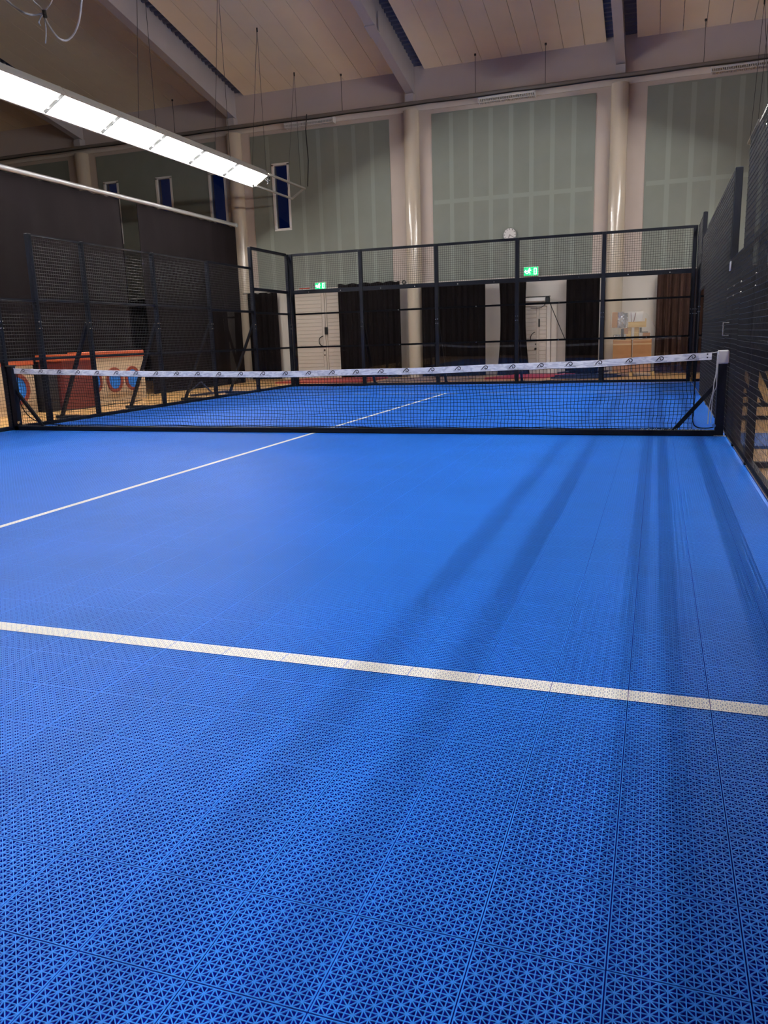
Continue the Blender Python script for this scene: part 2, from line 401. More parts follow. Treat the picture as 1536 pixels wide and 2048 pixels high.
# green boards high on the far wall
GB = [(-20.5, -15.7, 'in the dark bay at far left'), (-14.5, -9.75, 'in the dark bay just above the divider rod'), (-8.48, -3.74, 'left of the middle column with the narrow window'), (-2.40, 2.36, 'in the middle above the clock'), (3.72, 8.5, 'at right beside the tall side mesh'), (9.7, 14.5, 'beyond the right edge')]
for i, (a, b, txt) in enumerate(GB):
    t = thing('wall_board', ((a+b)/2, WY, 2.87), 'large sage green board on the far wall '+txt, 'wall board', 'sage green wall boards')
    hs = [h for h in WIN if h[0] > a-.1 and h[1] < b+.4]
    hs = [(h[0]-.03, min(h[1]+.03, b), h[2]-.05, h[3]+.03) for h in hs]
    wall_holes(a, b, 2.87, 7.68, hs, WY-.022, WY-.001).build('board', M_GREEN, t)
    if i >= 2:
        k = 0; x = a+.60
        while x < b-.3:
            if not any(h[0] < x+.06 and h[1] > x-.06 for h in hs):
                MB().box((x-.065, WY-.026, 2.9), (x+.065, WY-.0225, 7.64)).build('joint_strip', M_GREENL, t)
            x += .595
        if i != 2: MB().box((a+.05, WY-.027, 5.12), (b-.05, WY-.0226, 5.24)).build('cross_strip', M_GREENL, t)

# pipe + cable below the eave
pp = thing('eave_pipe', (-1, 14.6, 7.93), 'long grey pipe with thin cable slung under the eave along the far wall', 'pipe')
MB().tube([(-21.9, 14.6, 7.93), (19.9, 14.6, 7.93)], .055, 10).build('pipe', mat('grey_pipe', srgb(120, 112, 106), .5), pp, True)
cp = []
x = -21.9
while x < 19.9: cp.append((x, 14.54, 7.87-.02*abs(math.sin(x*1.3)))); x += .5
MB().tube(cp, .018, 6).build('cable', M_BLACK, pp)
for x, txt in ((-5.09, 'left of the middle roof beam'), (-.98, 'just right of the middle roof beam'), (1.0, 'between the middle and right roof beams'), (5.1, 'right of the right roof beam'), (-11, 'over the dark left bay')):
    t = thing('pipe_hanger', (x, 14.6, 7.99), 'thin hanger rod holding the eave pipe '+txt, 'hanger rod', 'rods holding the eave pipe')
    MB().tube([(x, 14.6, 7.985), (x, 14.6, roof(14.6)+.005)], .008, 6).build('rod', M_WIREG, t)
    MB().tube([(x, 14.6, roof(14.6)-.05), (x, 14.6, roof(14.6))], .03, 8).build('eyelet', M_WIREG, t)

# unlit louvred wall lamps right under the pipe
for x0, x1, txt in ((-7.11, -5.45, 'above the green board with the narrow window'), (-.93, .70, 'above the middle green board'), (5.3, 6.95, 'at top right above the right green board')):
    t = thing('louvre_lamp', ((x0+x1)/2, WY-.17, 7.74), 'white unlit louvred strip lamp on the wall '+txt, 'wall lamp', 'unlit louvred wall lamps')
    MB().rbox((x0, WY-.30, 7.84), (x1, WY-.052, 7.93), .01).build('housing', M_WHITE, t)
    lv = MB().box((x0, WY-.30, 7.74), (x0+.02, WY-.06, 7.84)).box((x1-.02, WY-.30, 7.74), (x1, WY-.06, 7.84)).box((x0, WY-.30, 7.825), (x1, WY-.285, 7.84)).box((x0, WY-.30, 7.74), (x1, WY-.285, 7.755))
    k = x0+.05
    while k < x1-.03: lv.box((k, WY-.30, 7.75), (k+.012, WY-.06, 7.835)); k += .052
    lv.build('louvre', M_WHITE, t)
    MB().tube([(x0+.05, WY-.17, 7.80), (x1-.05, WY-.17, 7.80)], .016, 8).build('tube', M_WHITE, t)

# ------------------------------------------------------------------ lamps : two long rows, each facing the court
def lamp_proto(side):
    # side -1 : row left of court ; +1 : row right of court
    t = bpy.data.objects.new('strip_lamp', None); COL.objects.link(t)
    sx = -side
    A = Vector((side*6.26, 0, 5.80)); B = Vector((side*6.78, 0, 5.52)); L = 1.63
    t.location = (side*6.52, 0, 5.52)
    d = (B-A).normalized(); nrm = Vector((-d.z, 0, d.x)) if side > 0 else Vector((d.z, 0, -d.x))
    if nrm.z > 0: nrm = -nrm
    def slab(p, q, off0, off1, y0, y1, name, m):
        vs = []
        for yv in (y0, y1):
            for P, o_ in ((p, off0), (q, off0), (q, off1), (p, off1)):
                v = P+nrm*o_; vs.append((v.x, yv, v.z))
        return MB().add(vs, [(0, 1, 2, 3), (7, 6, 5, 4), (0, 4, 5, 1), (1, 5, 6, 2), (2, 6, 7, 3), (3, 7, 4, 0)]).build(name, m, t)
    slab(A, B, -.10, -.012, -L/2+.004, L/2-.004, 'housing', M_HOUS)
    slab(A+d*.02, B-d*.02, -.011, -.003, -L/2+.03, L/2-.03, 'reflector', M_REFL)
    for q in (.28, .72):
        c = A+(B-A)*q+nrm*.035
        MB().tube([(c.x, -L/2+.05, c.z), (c.x, L/2-.05, c.z)], .016, 8).build('tube', M_LAMP, t, True)
    slab(A-d*.012, A+d*.012, -.012, .075, -L/2+.004, L/2-.004, 'edge_lip', M_HOUS)
    slab(B-d*.012, B+d*.012, -.012, .045, -L/2+.004, L/2-.004, 'edge_lip', M_HOUS)
    slab(A+d*.02, B-d*.02, -.012, .04, -L/2-.006, -L/2+.014, 'end_bar', M_SEAM)
    return t
ORD = ['first', 'second', 'third', 'fourth', 'fifth', 'sixth', 'seventh']
for side in (-1, 1):
    p0 = lamp_proto(side)
    for k in range(14):
        o = p0 if k == 0 else copy_tree(p0, (0, 0, 0))
        o.location.y = 11.68-1.63/2-1.63*k
        if side < 0 and k < 7: tag(o, '%s lit lamp panel from the far end of the bright row hanging at upper left' % ORD[k], 'lamp', 'lit lamp panels of the left row')
        elif side < 0: tag(o, 'lit lamp panel of the left row, outside the picture beside the camera', 'lamp', 'lamp panels of the left row outside the frame')
        else: tag(o, 'lit lamp panel of the right row, outside the picture above the right fence', 'lamp', 'lamp panels of the right row outside the frame')
    tr = thing('lamp_track', (side*6.5, 12.8, 5.5), ('empty pale track frame continuing past the end of the lit left lamp row' if side < 0 else 'empty pale track frame continuing the lamp row behind the right fence'), 'lamp track', 'empty lamp track frames')
    A = (side*6.26, 5.80); B = (side*6.70, 5.54)
    for nm, P in (('rail', A), ('rail', B)):
        MB().box((P[0]-.03, 11.70, P[1]-.03), (P[0]+.03, 14.15, P[1]+.02)).build(nm, M_HOUS, tr)
    MB().bar((A[0], 14.12, A[1]), (B[0], 14.12, B[1]), .05, .05, (0, 1, 0)).build('cross_bar', M_HOUS, tr)
    MB().bar((A[0], 11.73, A[1]), (B[0], 11.73, B[1]), .05, .05, (0, 1, 0)).build('cross_bar', M_HOUS, tr)
    HW = [(6.4, 'over the third lit panel'), (9.6, 'over the second lit panel'), (11.6, 'at the end of the lit row'), (13.9, 'at the tip of the empty track')] if side < 0 else [(13.9, 'behind the right fence, far one'), (12.2, 'behind the right fence, near one')]
    for yv, txt in HW:
        top = (side*6.42, yv+.25, roof(yv+.25)-.004)
        t = thing('suspension_wire', top, 'pair of thin steel wires from the ceiling '+txt, 'suspension wire', 'wires holding the lamp rows')
        MB().tube([top, (side*6.27, yv, 5.84)], .006, 5).build('wire', M_WIREG, t)
        MB().tube([top, (side*6.74, yv, 5.62)], .006, 5).build('wire', M_WIREG, t)
        MB().tube([(top[0], top[1], top[2]-.10), top], .022, 6).build('hook', M_WIREG, t)
bc = MB().tube([(-6.25, 14.55, 8.0), (-6.2, 14.3, 7.5), (-6.1, 14.16, 6.6), (-6.15, 14.12, 5.84)], .015, 6).build('power_cable', M_BLACK); tag(bc, 'black cable hanging from the pipe to the tip of the empty lamp track', 'cable')
jb = MB()
for k in range(14):
    a = k*1.1; jb.tube([(-6.30+.03*math.cos(a), 11.80, 5.72+.14*math.sin(a)*.9), (-6.36+.05*math.sin(a), 11.80+.05*math.cos(a*2), 5.70+.14*math.cos(a*1.3))], .012, 5)
tag(jb.build('cable_bundle', M_BLACK), 'small knot of black cable at the end of the lit lamp row', 'cable')
# looped pale cord hanging high at upper left
def px_plane(u, v, y):       # point where a sight line of the photograph crosses the plane at this depth
    f = 1562.48; R = M4.to_3x3(); d = R @ Vector(((u-768)/f, (1024-v)/f, -1)); t = (y-M4.translation.y)/d.y
    return M4.translation+d*t
t = thing('looped_cord', px_plane(90, 25, 3), 'pale twisted cord tied in a bunch with drooping loops at top left', 'cord')
def sm(pts, n=6):
    out = []
    P = [Vector(p) for p in pts]
    for i in range(len(P)-1):
        p0 = P[max(i-1, 0)]; p1 = P[i]; p2 = P[i+1]; p3 = P[min(i+2, len(P)-1)]
        for k in range(n):
            s = k/n; out.append(.5*((2*p1)+(-p0+p2)*s+(2*p0-5*p1+4*p2-p3)*s*s+(-p0+3*p1-3*p2+p3)*s**3))
    out.append(P[-1]); return out
for nm, pts in (('loop', [(-30, -60), (-5, -20), (25, 10), (48, 25), (68, 30), (86, 27)]), ('loop', [(88, 24), (92, 40), (105, 62), (120, 78), (135, 80), (149, 66), (158, 42), (162, 15), (166, -30), (168, -90)]),
                ('strand', [(88, 24), (78, 12), (66, 0), (50, -30), (40, -80)]), ('strand', [(88, 24), (96, 14), (104, 0), (112, -40), (115, -90)]),
                ('tail', [(88, 26), (91, 50), (92, 68), (91, 87)]), ('tail', [(86, 26), (79, 40), (78, 46), (81, 51)])):
    MB().tube(sm([px_plane(a, b, 3+.1*math.sin(a*.1)) for a, b in pts]), .017 if nm == 'loop' else .012, 7).build(nm, M_ROPE, t, True)
kn = MB()
for k in range(5):
    c = px_plane(88+k*.6, 22+k*3, 3); kn.disc(c-Vector((0, 0, .01)), .035, 'z', .02, 12)
kn.build('tie', M_BLACK, t)

# ------------------------------------------------------------------ divider : dark fabric hanging from a long rod at left
dv = thing('rod', (-8.1, 3, 4.72), 'long pale round rod running above the dark divider fabric at left', 'rod')
dv.name = 'divider_rod'
MB().tube([(-8.1, -16, 4.72), (-8.1, 12.95, 4.72)], .055, 12).build('tube', M_ALU, dv, True)
MB().tube([(-8.1, 12.9, 4.72), (-8.1, 12.99, 4.72)], .07, 12).build('end_cap', M_ALU, dv, True)
def cloth(x0, y0, x1, y1, z0, z1, amp, pitch, m, name, pinch=None, th=.012, seed=0):
    r = random.Random(seed); L = math.hypot(x1-x0, y1-y0); n = max(8, int(L/pitch*8)); dx, dy = (x1-x0)/L, (y1-y0)/L; nx, ny = -dy, dx
    ph = [r.uniform(0, 6.3) for _ in range(3)]
    ZN = 14; vs = []
    for j in range(ZN+1):
        v = j/ZN; z = z0+(z1-z0)*v
        k = pinch(v) if pinch else (0, 1)
        for i in range(n+1):
            s = L*i/n; sc = L/2+(s-L/2)*k[1]+k[0]
            w = amp*(math.sin(2*PI*s/pitch+ph[0]+.5*math.sin(s*1.7+ph[1]))+.35*math.sin(2*PI*s/pitch*2.3+ph[2]))*(1.15-.3*v)
            zt = z+(.035*abs(math.sin(PI*s/.42+ph[1]))-.03)*(j == ZN)
            vs.append((x0+dx*sc+nx*w, y0+dy*sc+ny*w, zt))
    mb = MB(); fs = []
    W_ = n+1
    for j in range(ZN):
        for i in range(n): fs.append((j*W_+i, j*W_+i+1, (j+1)*W_+i+1, (j+1)*W_+i))
    back = [(a+nx*th, b+ny*th, c) for a, b, c in vs]; q = len(vs)
    fs2 = [tuple(q+i for i in reversed(f)) for f in fs]
    edge = []
    for i in range(n): edge += [(i, q+i, q+i+1, i+1), (ZN*W_+i, ZN*W_+i+1, q+ZN*W_+i+1, q+ZN*W_+i)]
    for j in range(ZN): edge += [(j*W_, (j+1)*W_, q+(j+1)*W_, q+j*W_), (j*W_+n, q+j*W_+n, q+(j+1)*W_+n, (j+1)*W_+n)]
    return mb.add(vs+back, fs+fs2+edge).build(name, m, None, True)
tag(cloth(-8.1, -16, -8.1, 7.32, ZF, 4.66, .02, .9, M_DIV, 'divider_curtain', seed=1), 'wide dark fabric divider at left, on the near side of the slit', 'divider curtain', 'dark divider curtains')
tag(cloth(-8.1, 8.02, -8.1, 12.92, ZF, 4.66, .02, .9, M_DIV, 'divider_curtain', seed=2), 'dark fabric divider between the slit and the far column', 'divider curtain', 'dark divider curtains')
tag(cloth(-8.16, 7.18, -8.16, 7.42, ZF, 4.66, .04, .12, M_DIV, 'divider_flap', seed=3), 'bunched dark fabric strip at the slit of the divider', 'divider curtain')

# ------------------------------------------------------------------ court surface
ct = thing('court_surface', (0, 0, ZF), 'bright blue court surface of interlocking plastic grid tiles', 'sports floor')
pl = lambda z, m, nm: MB().add([(-5.06, -10.4, z), (5.02, -10.4, z), (5.02, 10.06, z), (-5.06, 10.06, z)], [(0, 1, 2, 3)]).build(nm, m, ct)
pl(0, M_TILE, 'tile_ribs'); pl(-.0009, M_TILE, 'tile_ribs'); pl(-.0019, M_TILE, 'tile_ribs')
MB().box((-5.06, -10.4, ZF), (5.02, 10.06, -.020)).build('tile_base', M_UNDER, ct)
ed = MB().box((5.021, -10.4, ZF), (5.032, -.05, .001)).box((5.021, .1, ZF), (5.032, 10.06, .001)).box((-5.08, -10.4, ZF), (-5.061, 10.06, -.002)); ed.build('edge_strip', M_PLY, ct)
zl = .0012
def line(a, b, nm): MB().add([(a[0], a[1], zl), (b[0], a[1], zl), (b[0], b[1], zl), (a[0], b[1], zl)], [(0, 1, 2, 3)]).build(nm, M_TILE_W, ct)
line((-4.98, -6.995), (4.98, -6.915), 'service_line'); line((-4.98, 6.93), (4.98, 6.97), 'service_line'); line((-.028, -7.2), (.028, 6.93), 'centre_line')

# ------------------------------------------------------------------ fences
H4, H3, HM, HD = 3.42, 2.455, 2.95, 1.96
def wires(mb, p0, p1, z0, z1, off, r=.0021, pitch=.05):
    """welded mesh between plan points p0,p1 ; off = plan offset"""
    p0 = Vector((p0[0]+off[0], p0[1]+off[1], 0)); p1 = Vector((p1[0]+off[0], p1[1]+off[1], 0)); L = (p1-p0).length; d = (p1-p0)/L
    n = int(L/pitch)
    for i in range(n+1):
        c = p0+d*(L*(i)/(n)); mb.tube([(c.x, c.y, z0), (c.x, c.y, z1)], r, 4, False)
    n = int((z1-z0)/pitch)
    for j in range(n+1):
        z = z0+(z1-z0)*j/n; nn = Vector((-d.y, d.x, 0))*.004
        mb.tube([(p0.x+nn.x, p0.y+nn.y, z), (p1.x+nn.x, p1.y+nn.y, z)], r, 4, False)
def post(t, x, y, h, out, w=.08, brace=True, label=None):
    p = MB().rbox((x-w/2, y-w/2, -.03), (x+w/2, y+w/2, h), .006).build('post', M_STEEL, t)
    ox, oy = out
    MB().box((x-.075, y-.075, ZF+.001), (x+.075, y+.075, ZF+.012)).build('base_plate', M_STEEL, p)
    bl = MB()
    for z in (1.62, 1.52):
        for s in (-1, 1):
            c = Vector((x-ox*(w/2+.001)+oy*s*.025, y-oy*(w/2+.001)+ox*s*.025, z))
            a = 'x' if ox else 'y'; tt = (-.008 if (ox or oy) > 0 else .008); bl.disc(c, .011, a, tt, 8)
    bl.build('bolts', M_BOLT, p)
    if brace:
        a = Vector((x+ox*.04, y+oy*.04, 1.62)); b = Vector((x+ox*.80, y+oy*.80, ZF+.05))
        MB().bar(a, b, .06, .05).build('diagonal_brace', M_STEEL, p)
        MB().bar((x+ox*.05, y+oy*.05, ZF+.035), (x+ox*.92, y+oy*.92, ZF+.035), .06, .05).build('foot_bar', M_STEEL, p)
        MB().box((b.x-.10, b.y-.06, ZF+.001), (b.x+.10, b.y+.06, ZF+.01)).build('foot_plate', M_STEEL, p)
    return p
def rail(t, p0, p1, z, h=.045, w=.04):
    MB().bar((p0[0], p0[1], z), (p1[0], p1[1], z), w, h).build('rail', M_STEEL, t)
def pane(t, p0, p1, z0, z1):
    d = (Vector(p1)-Vector(p0)).normalized()*.055; a = Vector(p0)+d; b = Vector(p1)-d
    n = Vector((-d.y, d.x)).normalized()*.004
    MB().add([(a.x-n.x, a.y-n.y, z0), (b.x-n.x, b.y-n.y, z0), (b.x-n.x, b.y-n.y, z1), (a.x-n.x, a.y-n.y, z1)], [(0, 1, 2, 3)]).build('clear_pane', M_GLASS, t)
def clip_bolts(t, pts, ax):
    mb = MB()
    for p in pts: mb.disc(p, .013, ax[0], ax[1], 8)
    mb.build('bolts', M_BOLT, t)
def side_fence(sgn, y_start, label):
    X = 5.0*sgn; xi = X; t = thing('side_fence', (X+sgn*.02, 5, ZF), label, 'fence')
    xc = X+sgn*.045; out = (sgn, 0); inn = -sgn
    ys = [y for y in (-10, -8, -6, -4, -2, -.8, 0, .8, 2, 4, 6, 8, 10) if y >= y_start]
    for y in ys:
        a = abs(y)
        h = H4 if a >= 8 else (HM if a >= .8 else HD)
        post(t, xc, y+(0.0 if a < 10 else 0), h, out, w=.07 if a in (6, 4, 2) else .08, brace=a in (2, 4, 6, 8))
    for y0, y1 in zip(ys[:-1], ys[1:]):
        a = min(abs(y0), abs(y1)); q0 = (xc, y0+.04); q1 = (xc, y1-.04)
        rail(t, q0, q1, .03, .06)
        if a >= 8:
            for z in (1.03, 1.90, H3, H4-.02): rail(t, q0, q1, z, .05 if z < 2 else .07)
            pane(t, (X+sgn*.012, y0), (X+sgn*.012, y1), .03, H3-.03)
            mb = MB(); wires(mb, (X, y0+.03), (X, y1-.03), H3+.04, H4-.03, (sgn*.02, 0)); mb.build('wire_mesh', M_WIRE, t)
        elif a >= 6:
            for z in (1.03, 1.92, HM-.02): rail(t, q0, q1, z, .05)
            pane(t, (X+sgn*.012, y0), (X+sgn*.012, y1), .03, 1.90)
            mb = MB(); wires(mb, (X, y0+.03), (X, y1-.03), 1.95, HM-.03, (sgn*.02, 0)); mb.build('wire_mesh', M_WIRE, t)
        elif a >= .8:
            for z in (1.05, 1.96, HM-.02): rail(t, q0, q1, z, .045 if z < 2.5 else .03)
            mb = MB(); wires(mb, (X, y0+.02), (X, y1-.02), .05, HM-.03, (sgn*.002, 0)); mb.build('wire_mesh', M_WIRE, t)
        else:
            for z in (1.05, HD-.02): rail(t, q0, q1, z, .045)
            mb = MB(); wires(mb, (X, y0+.02), (X, y1-.02), .05, HD-.03, (sgn*.002, 0)); mb.build('wire_mesh', M_WIRE, t)
    return t
lf = side_fence(-1, -4, 'left side fence of black mesh panels, posts and outer braces')
rf = side_fence(1, -10, 'right side fence of black mesh seen edge-on along the court')
MB().rbox((4.975, .30, 1.80), (4.985, .42, 1.90), .002).build('name_plate', M_GREYCAP, rf)
MB().tube([(4.99, .18, 1.10), (4.93, .18, 1.10), (4.93, .18, 1.24), (4.99, .18, 1.24)], .008, 6).build('gate_handle', M_BOLT, rf)
t = thing('back_fence', (0, 10.05, ZF), 'far end fence with clear panes below and black mesh squares on top', 'fence'); bf = t
for x in (-5, -3, -1, 1, 3, 5):
    post(t, x+(0.05 if x == -5 else -.05 if x == 5 else 0), 10.055, H4, (0, 1), w=.09, brace=abs(x) < 5)
for x0, x1 in zip((-5, -3, -1, 1, 3), (-3, -1, 1, 3, 5)):
    a = (x0+.045+(.05 if x0 == -5 else 0), 10.05); b = (x1-.045-(.05 if x1 == 5 else 0), 10.05)
    for z, h in ((.03, .06), (1.03, .045), (1.89, .045), (H3, .10), (H4-.025, .06)): rail(t, a, b, z, h)
    pane(t, (x0+.01, 10.01), (x1-.01, 10.01), .03, H3-.04)
    mb = MB(); wires(mb, (x0+.06, 10.03), (x1-.06, 10.03), H3+.05, H4-.05, (0, 0), r=.0030); mb.build('wire_mesh', M_WIRE, t)
    clip_bolts(t, [(x0+.55, 10.0, H3-.01), (x0+1.45, 10.0, H3-.01), (x0+1.0, 10.02, 1.03), (x0+1.0, 10.02, 1.89)], ('y', -.01))
tag(MB().disc((-1.84, 10.0, H3+.10), .05, 'y', .06, 16, .03).box((-1.86, 10.0, H3+.045), (-1.82, 10.05, H3+.06)).build('small_lamp', M_BLACK), 'small round black fitting standing on the middle rail of the far fence', 'fitting')

# ------------------------------------------------------------------ net
NT = [(-4.9, .93), (-4.39, .91), (-3.33, .87), (-2.48, .85), (-1.36, .82), (-.17, .81), (.67, .815), (1.34, .82), (1.85, .83), (2.77, .845), (3.63, .87), (4.07, .89), (4.82, .92)]
def ntop(x):
    if x <= NT[0][0]: return NT[0][1]
    for (a, za), (b, zb) in zip(NT[:-1], NT[1:]):
        if x <= b: return za+(zb-za)*(x-a)/(b-a)
    return NT[-1][1]
net = thing('court_net', (0, 0, 0), 'black padel net with marbled white top band across the blue court', 'net')
TH = .078
vs = []; fs = []; xs = [-4.88+i*(4.82+4.88)/90 for i in range(91)]
for x in xs:
    z = ntop(x)+.004*math.sin(x*3.1)
    vs += [(x, -.008, z), (x, -.006, z-TH), (x, .006, z-TH), (x, .008, z)]
for i in range(90):
    for k in range(4): fs.append((i*4+k, i*4+(k+1) % 4, (i+1)*4+(k+1) % 4, (i+1)*4+k))
fs += [(3, 2, 1, 0), (360, 361, 362, 363)]
tp = MB().add(vs, fs).build('top_band', M_TAPE, net)
tag(tp, 'white marbled band printed with small black marks')
# printed mark : swept letter P loop with a line of small lettering under it
def stroke(pts, w, y):
    mb = MB(); P = [Vector((a, 0, b)) for a, b in pts]; L = []; Rr = []
    for i, p in enumerate(P):
        d = (P[min(i+1, len(P)-1)]-P[max(i-1, 0)]).normalized(); n = Vector((-d.z, 0, d.x))
        ww = w*(1 if i < len(P)-2 else .8); L.append(p+n*ww/2); Rr.append(p-n*ww/2)
    vs = [(v.x, y, v.z) for v in L]+[(v.x, y, v.z) for v in Rr]; n = len(P)
    return mb.add(vs, [(i, n+i, n+i+1, i+1) for i in range(n-1)])
sp = [(-.042, -.020), (-.022, .002), (-.008, .016), (.004, .0215)]
for k in range(11):
    a = PI/2-k*PI*1.02/10; sp.append((.012+.0185*math.cos(a), .003+.0185*math.sin(a)))
sp += [(-.002, -.012), (-.004, -.003), (.006, .003)]
logo = stroke(sp, .0100, 0)
cu = bpy.data.curves.new('lettering', 'FONT'); cu.body = 'INSTANT PADEL'; cu.size = .0175; cu.align_x = 'CENTER'; cu.space_character = 1.05
to = bpy.data.objects.new('lettering', cu); COL.objects.link(to); bpy.context.view_layer.update()
tme = bpy.data.meshes.new_from_object(to.evaluated_get(bpy.context.evaluated_depsgraph_get()))
logo.add([(v.co.x+.008, 0, v.co.y-.0345) for v in tme.vertices], [tuple(p.vertices) for p in tme.polygons])
bpy.data.objects.remove(to, do_unlink=True)
lme = logo.mesh('printed_mark'); lme.materials.append(M_INK)
for k in range(29):
    x = -4.71+k*.3332
    o = bpy.data.objects.new('printed_mark', lme); COL.objects.link(o); o.parent = tp
    o.location = (x, -.0095, ntop(x)-.032)
wv = MB(); pit = .042; ne = 0
ZB = .05
def nzb(x): return ZB+(max(0, x-4.45)*.0)
NX = int(9.5/pit); xw = lambda x, z: x+.010*math.sin(z*9+x*2.3)+.004*math.sin(z*31)
for i in range(NX+1):
    x = -4.84+9.5*i/NX; zt = ntop(x)-TH
    wv.tube([(xw(x, zt+(ZB-zt)*k/8),   .012*math.sin(x*1.7+k*.6), zt+(ZB-zt)*k/8) for k in range(9)], .0027, 4, False)
NZ = 17
for j in range(NZ+1):
    pts = []
    for i in range(0, 121):
        x = -4.84+9.5*i/120; zt = ntop(x)-TH-.004; z = zt+(ZB-zt)*j/NZ+.006*math.sin(x*2.9+j)+.0025*math.sin(x*17+j*2)
        pts.append((xw(x, z), .004+.012*math.sin(x*1.7+j*.3), max(z, .02)))
    wv.tube(pts, .0027, 4, False)
wv.build('netting', M_NET, net)
ropes = MB()
ropes.tube(sm([(4.66+.0*z, .01, z) for z in (.845, .6, .35, .17)]+[(4.70, .01, .10), (4.80, .01, .085), (4.90, .01, .10)], 5), .007, 6)
ropes.tube(sm([(-4.84, .01, .85), (-4.86, .01, .5), (-4.80, .01, .30), (-4.60, .01, .14), (-4.2, .01, .08), (-3.8, .01, .07)], 5), .007, 6)
ropes.tube(sm([(x, .012, .075+.006*math.sin(x*5)) for x in [-4.2+.3*k for k in range(30)]], 3), .006, 5)
ropes.build('edge_rope', M_NET, net, True)
MB().tube([(4.80, 0, .915), (4.955, 0, .935)], .006, 6).tube([(-4.87, 0, .925), (-4.95, 0, .93)], .006, 6).build('headline_cable', M_GREYCAP, net)
MB().disc((4.775, -.010, .905), .008, 'y', -.003, 10).disc((4.775, -.010, .868), .008, 'y', -.003, 10).build('eyelets', M_BLACK, net)
lc = MB()
for k in range(34): x = 4.1+k*.02; lc.tube([(x, -.012, .055+.01*math.sin(k*2.1)), (x+.018, -.02, .075+.012*math.sin(k*1.7+1))], .003, 5)
for k in range(40): x = -4.45+k*.02; lc.tube([(x, -.012, .065+.01*math.sin(k*2.1)), (x+.018, -.02, .045+.012*math.sin(k*1.7+1))], .003, 5)
lc.build('lacing_cord', M_ROPE, net)
# free standing net frame
fr = thing('net_frame', (0, 0, .001), 'black steel net frame with floor beam, end posts and slanted braces', 'net frame')
MB().rbox((-4.97, -.045, .001), (4.90, .045, .066), .006).build('floor_beam', M_STEEL, fr)
for sx in (-1, 1):
    p = MB().rbox((sx*4.935-.045, -.045, .001), (sx*4.935+.045, .045, .80 if sx > 0 else .96), .006).build('post', M_STEEL, fr)
    MB().bar((sx*4.90, 0, .60), (sx*4.46, 0, .06), .045, .035, (0, 1, 0)).build('brace', M_STEEL, fr)
    MB().disc((sx*4.88, -.05, .12), .02, 'y', .02, 12).build('pulley', M_BOLT, p)
cap = MB().rbox((4.878, -.055, .80), (4.995, .055, .945), .012).build('post_cap', M_GREYCAP, fr); tag(cap, 'pale grey plastic cap on the right post')
MB().rbox((4.88, -.085, .0015), (5.012, -.05, .012), .002).build('floor_plate', M_BOLT, fr)
MB().rbox((-4.99, -.055, .955), (-4.875, .055, .975), .004).build('post_cap', M_BLACK, fr)
t = MB().tube(sm([(4.875, -.055, .90), (4.87, -.06, .70), (4.855, -.065, .60), (4.85, -.065, .50), (4.82, -.06, .32), (4.815, -.06, .14)]), .006, 6).tube(sm([(4.885, -.058, .90), (4.88, -.06, .66), (4.88, -.06, .55), (4.85, -.065, .45), (4.845, -.06, .15)]), .005, 6).build('tension_rope', M_ROPE, smooth=True)
tag(t, 'grey tension rope hanging down beside the right net post', 'rope')

# ------------------------------------------------------------------ far wall : curtains, doors, signs, clock
CT = 2.80
def curt(x0, x1, label, m=M_CURT, y=14.62, z0=ZF+.02, z1=CT, amp=.035, pitch=.22, pinch=None, seed=0):
    tag(cloth(x0, y, x1, y, z0, z1, amp, pitch, m, 'curtain', pinch, seed=seed), label, 'curtain', 'dark curtains along the far wall')
curt(-8.75, -7.68, 'dark curtain left of the pale double door', seed=11)
curt(-15.0, -9.3, 'dark curtain on the far wall behind the divider slit', seed=19)
curt(-5.50, -3.42, 'dark curtain right of the pale double door, top edge ragged', seed=12, z1=2.93)
curt(-2.72, -.72, 'dark curtain right of the middle column', seed=13)
curt(-.30, .52, 'narrow dark curtain flaring toward its foot, left of the door closer', seed=14, pinch=lambda v: (.03*(1-v), 1+.22*(1-v)**2-.12*math.sin(PI*v)))
curt(1.68, 2.62, 'dark curtain between the second door and the cartons', seed=15)
curt(4.18, 5.42, 'brown deep-folded curtain right of the cartons', m=M_CURTB, amp=.075, pitch=.19, seed=16)
curt(5.5, 8.6, 'dark curtain behind the right side fence', seed=17)
curt(8.8, 14.5, 'dark curtain at the far right beyond the neighbouring court', seed=18)
rd = MB().tube([(-15, 14.66, 2.80), (14.6, 14.66, 2.80)], .012, 8).build('curtain_rail', M_WIREG); tag(rd, 'thin rail carrying the curtains along the far wall', 'curtain rail')

def slatted(mb, x0, x1, z0, z1, y, p=.12):
    z = z0
    while z < z1-.01:
        zt = min(z+p-.012, z1); mb.rbox((x0, y-.045, z), (x1, y-.012, zt), .006); z += p
    mb.box((x0, y-.03, z0), (x1, y, z1)); return mb
d1 = bpy.data.objects.new('door_1', None); COL.objects.link(d1); d1.location = (-6.4, 14.9, ZF); tag(d1, kind='structure')
yD = 14.965
slatted(MB(), -7.34, -6.22, ZF+.01, 2.74, yD).build('door_leaf', M_DOOR, d1)
MB().box((-6.21, yD-.05, ZF+.01), (-6.12, yD, 2.74)).box((-6.10, yD-.05, ZF+.01), (-6.05, yD, 2.74)).build('meeting_stile', M_DOOR, d1)
slatted(MB(), -6.04, -5.35, ZF+.01, 2.74, yD).build('door_leaf', M_DOOR, d1)
MB().box((-7.42, yD-.06, ZF+.005), (-7.345, yD, 2.82)).box((-7.345, yD-.06, 2.75), (-5.27, yD, 2.82)).box((-5.345, yD-.06, ZF+.005), (-5.27, yD, 2.75)).build('door_frame', M_DOOR, d1)
